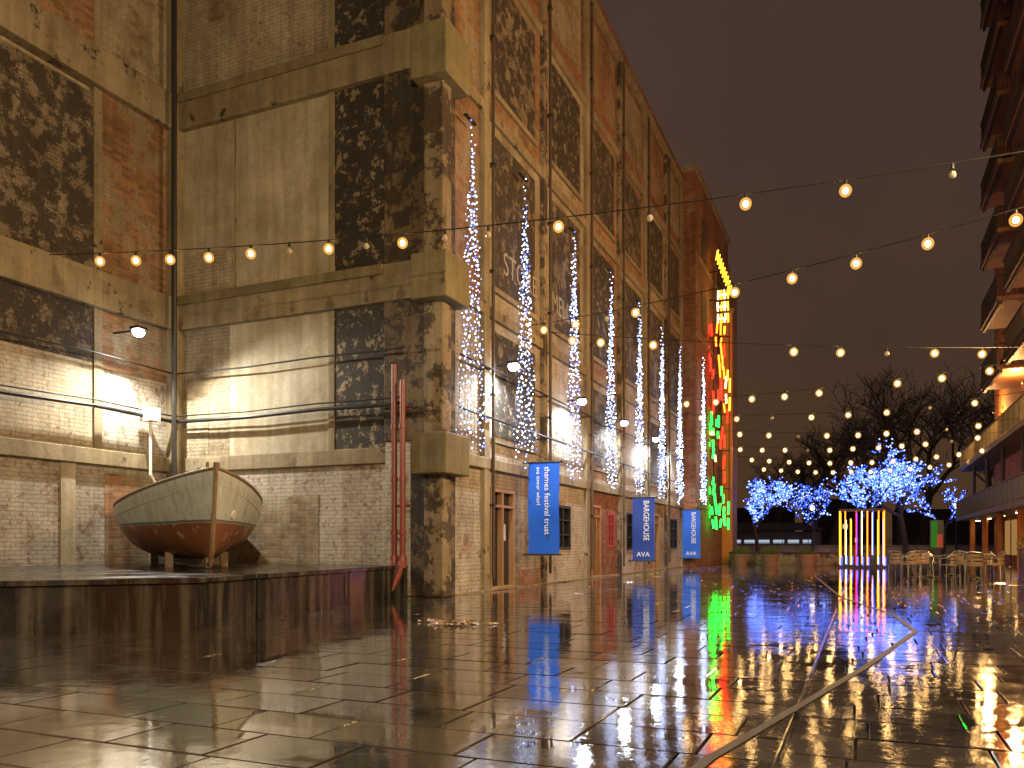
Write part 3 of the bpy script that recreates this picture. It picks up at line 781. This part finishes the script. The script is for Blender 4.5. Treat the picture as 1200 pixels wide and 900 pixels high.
# ================================================================ FAR END
rw=empty('river_wall'); b=MB(); b.box(-60,60,70,70.5,0,.95,M_conc); b.box(-60,60,69.9,70.6,.95,1.05,M_corbel); b.build('wall',rw)
rl=empty('riverside_railing'); b=MB()
for z in (1.25,1.5): b.cyl((-60,70.2,z),(60,70.2,z),.02,.02,M_dark,6)
for x in range(-60,61,2): b.cyl((x,70.2,1.05),(x,70.2,1.55),.025,.025,M_dark,6)
b.build('rails',rl)
lw=empty('low_planter_wall'); b=MB(); b.box(-6.8,-.9,46.2,46.8,0,.62,M_pier); b.box(-6.8,-.9,46.1,46.9,.62,.68,M_dark); b.build('wall',lw,bevel=.01)
M_bark=plain('bark',(.05,.038,.03),.8,0,.4,6,.3)
M_bl=emis('tree_led_blue',(.04,.11,1),4.5,False); M_bl2=emis('tree_led_pale_blue',(.3,.42,1),4,False)
def tree(name,base,H,spread,levels,leds=0,seed=0,ledr=.04,r0=None):
    random.seed(seed); e=empty(name); b=MB(); g=MB(); segs=[]
    def grow(p,d,L,r,lv):
        n=3; q=p
        for k in range(n):
            d=(d+Vector((U(-1,1),U(-1,1),U(-.4,.7)))*.16).normalized()
            q2=q+d*(L/n); ra=r*(1-.3*k/n); rb=r*(1-.3*(k+1)/n)
            b.cyl(q,q2,ra,rb,M_bark,5 if lv>1 else 3,False)
            segs.append((q,q2,lv))
            if lv>0 and lv<levels and k<n-1 and R()<.75:
                s=Vector((U(-1,1),U(-1,1),U(-.1,.6))).normalized(); grow(q2,(d*.55+s*spread).normalized(),L*U(.5,.7),rb*.5,lv-1)
            q=q2
        if lv>0:
            for k in range(3):
                s=Vector((U(-1,1),U(-1,1),U(-.2,.6))).normalized()
                grow(q,(d*.7+s*spread).normalized(),L*U(.62,.8),r*.55,lv-1)
    grow(Vector(base),Vector((0,0,1)),H*.3,r0 or H*.022,levels)
    for k in range(leds):
        s=random.choice(segs)
        if s[2]==levels and R()<.7: continue
        p=s[0].lerp(s[1],R())+Vector((U(-1,1),U(-1,1),U(-1,1)))*.06
        g.octa(p,ledr*U(.6,1.3),M_bl if R()<.64 else M_bl2)
    b.build('trunk_and_branches',e)
    if leds: g.build('fairy_lights',e)
tree('tree_with_fairy_lights',(-6.9,62,0),8.0,.85,4,1500,31,.055)
tree('tree_with_fairy_lights',(-3.4,67,0),7.4,.85,4,500,8,.05)
tree('tree_with_fairy_lights',(-.2,62,0),9.6,.8,4,1900,5,.055)
tree('tree_with_fairy_lights',(3.0,67,0),10.6,.8,4,1500,12,.055)
tree('tree_with_fairy_lights',(5.6,69,0),7.5,.85,3,340,6,.05)
for k,(x,y,h) in enumerate(((-2.5,78,16),(3.5,80,20),(8,74,17),(-8,86,13),(13,84,20),(0,90,18),(5.5,92,20),(-5,90,13))):
    tree('bare_tree',(x,y,0),h,.75,5,0,20+k)
random.seed(99)
M_far=plain('distant_masonry',(.05,.042,.035),.8); M_w1=emis('distant_window_warm',(1,.6,.25),1.0,False); M_w2=emis('distant_window_cool',(.6,.7,.85),.7,False)
for k,(x0,x1,y,h) in enumerate(((-70,-38,175,16),(-36,-14,180,9),(-12,4,190,11),(6,24,178,8),(27,60,186,12))):
    e=empty('distant_building'); b=MB(); b.box(x0,x1,y,y+15,0,h,M_far)
    z=1.5
    while z<h-2:
        x=x0+1
        while x<x1-1.5:
            if R()<.24: b.box(x,x+1.0,y-.05,y-.01,z,z+1.0,M_w1 if R()<.65 else M_w2)
            x+=2.4
        z+=3
    b.build('facade',e)
e=empty('riverside_kiosk'); b=MB()
b.box(-11,-3.2,73,76,0,2.2,M_far)
for k in range(6): b.box(-10.6+k*1.2,-9.7+k*1.2,72.9,72.95,1.2,1.5,M_w2)
b.face([(-11.4,72.5,2.3),(-2.8,72.5,2.3),(-4.2,74.5,3.0),(-10,74.5,3.0)],M_far); b.build('kiosk',e)
for x,y in ((-3.6,68.5),(6.5,69)):
    e=empty('riverside_lamp'); b=MB(); b.cyl((x,y,0),(x,y,3.8),.07,.045,M_dark,8); b.sph((x,y,4.0),.2,emis('globe_glow',(1,.7,.35),7)); b.build('post_and_globe',e)

# ================================================================ WORLD + very weak moon-level sun
w=bpy.data.worlds.new('World'); sc.world=w; w.use_nodes=True; nt=w.node_tree; nt.nodes.clear()
out=nt.nodes.new('ShaderNodeOutputWorld'); bg=nt.nodes.new('ShaderNodeBackground'); nt.links.new(bg.outputs[0],out.inputs[0])
sky=nt.nodes.new('ShaderNodeTexSky'); sky.sky_type='NISHITA'; sky.sun_disc=False; sky.sun_elevation=math.radians(1); sky.sun_rotation=math.radians(200)
tc=nt.nodes.new('ShaderNodeTexCoord'); sx=nt.nodes.new('ShaderNodeSeparateXYZ'); nt.links.new(tc.outputs['Generated'],sx.inputs[0])
gr=nt.nodes.new('ShaderNodeValToRGB'); el=gr.color_ramp.elements
el[0].position=0; el[0].color=(.080,.042,.018,1); el[1].position=.7; el[1].color=(.050,.032,.027,1)
k=el.new(.22); k.color=(.066,.038,.025,1)
nt.links.new(sx.outputs[2],gr.inputs[0])
cl=noise(nt,tc.outputs['Generated'],2.2,6,.55)
col=mix(nt,.8,gr.outputs[0],ramp(nt,cl,.3,.7,(.78,.77,.78),(1.25,1.18,1.12)),'MULTIPLY')
col=mix(nt,.0005,col,sky.outputs[0],'ADD')
nt.links.new(col,bg.inputs[0]); bg.inputs[1].default_value=1.0
sun=light('SUN','moonlight_sun',None,(0,0,50),(1,.85,.7),.01,target=(5,20,0)); sun.data.angle=math.radians(10)

# ================================================================ CAMERA
cd=bpy.data.cameras.new('camera'); cam=bpy.data.objects.new('camera',cd); sc.collection.objects.link(cam); sc.camera=cam
cd.sensor_width=36; cd.lens=28.5; cd.shift_y=188/1200; cd.clip_end=3000; cd.clip_start=.05
cam.location=(0,0,1.1); cam.rotation_euler=(math.radians(90),0,math.radians(23.34))
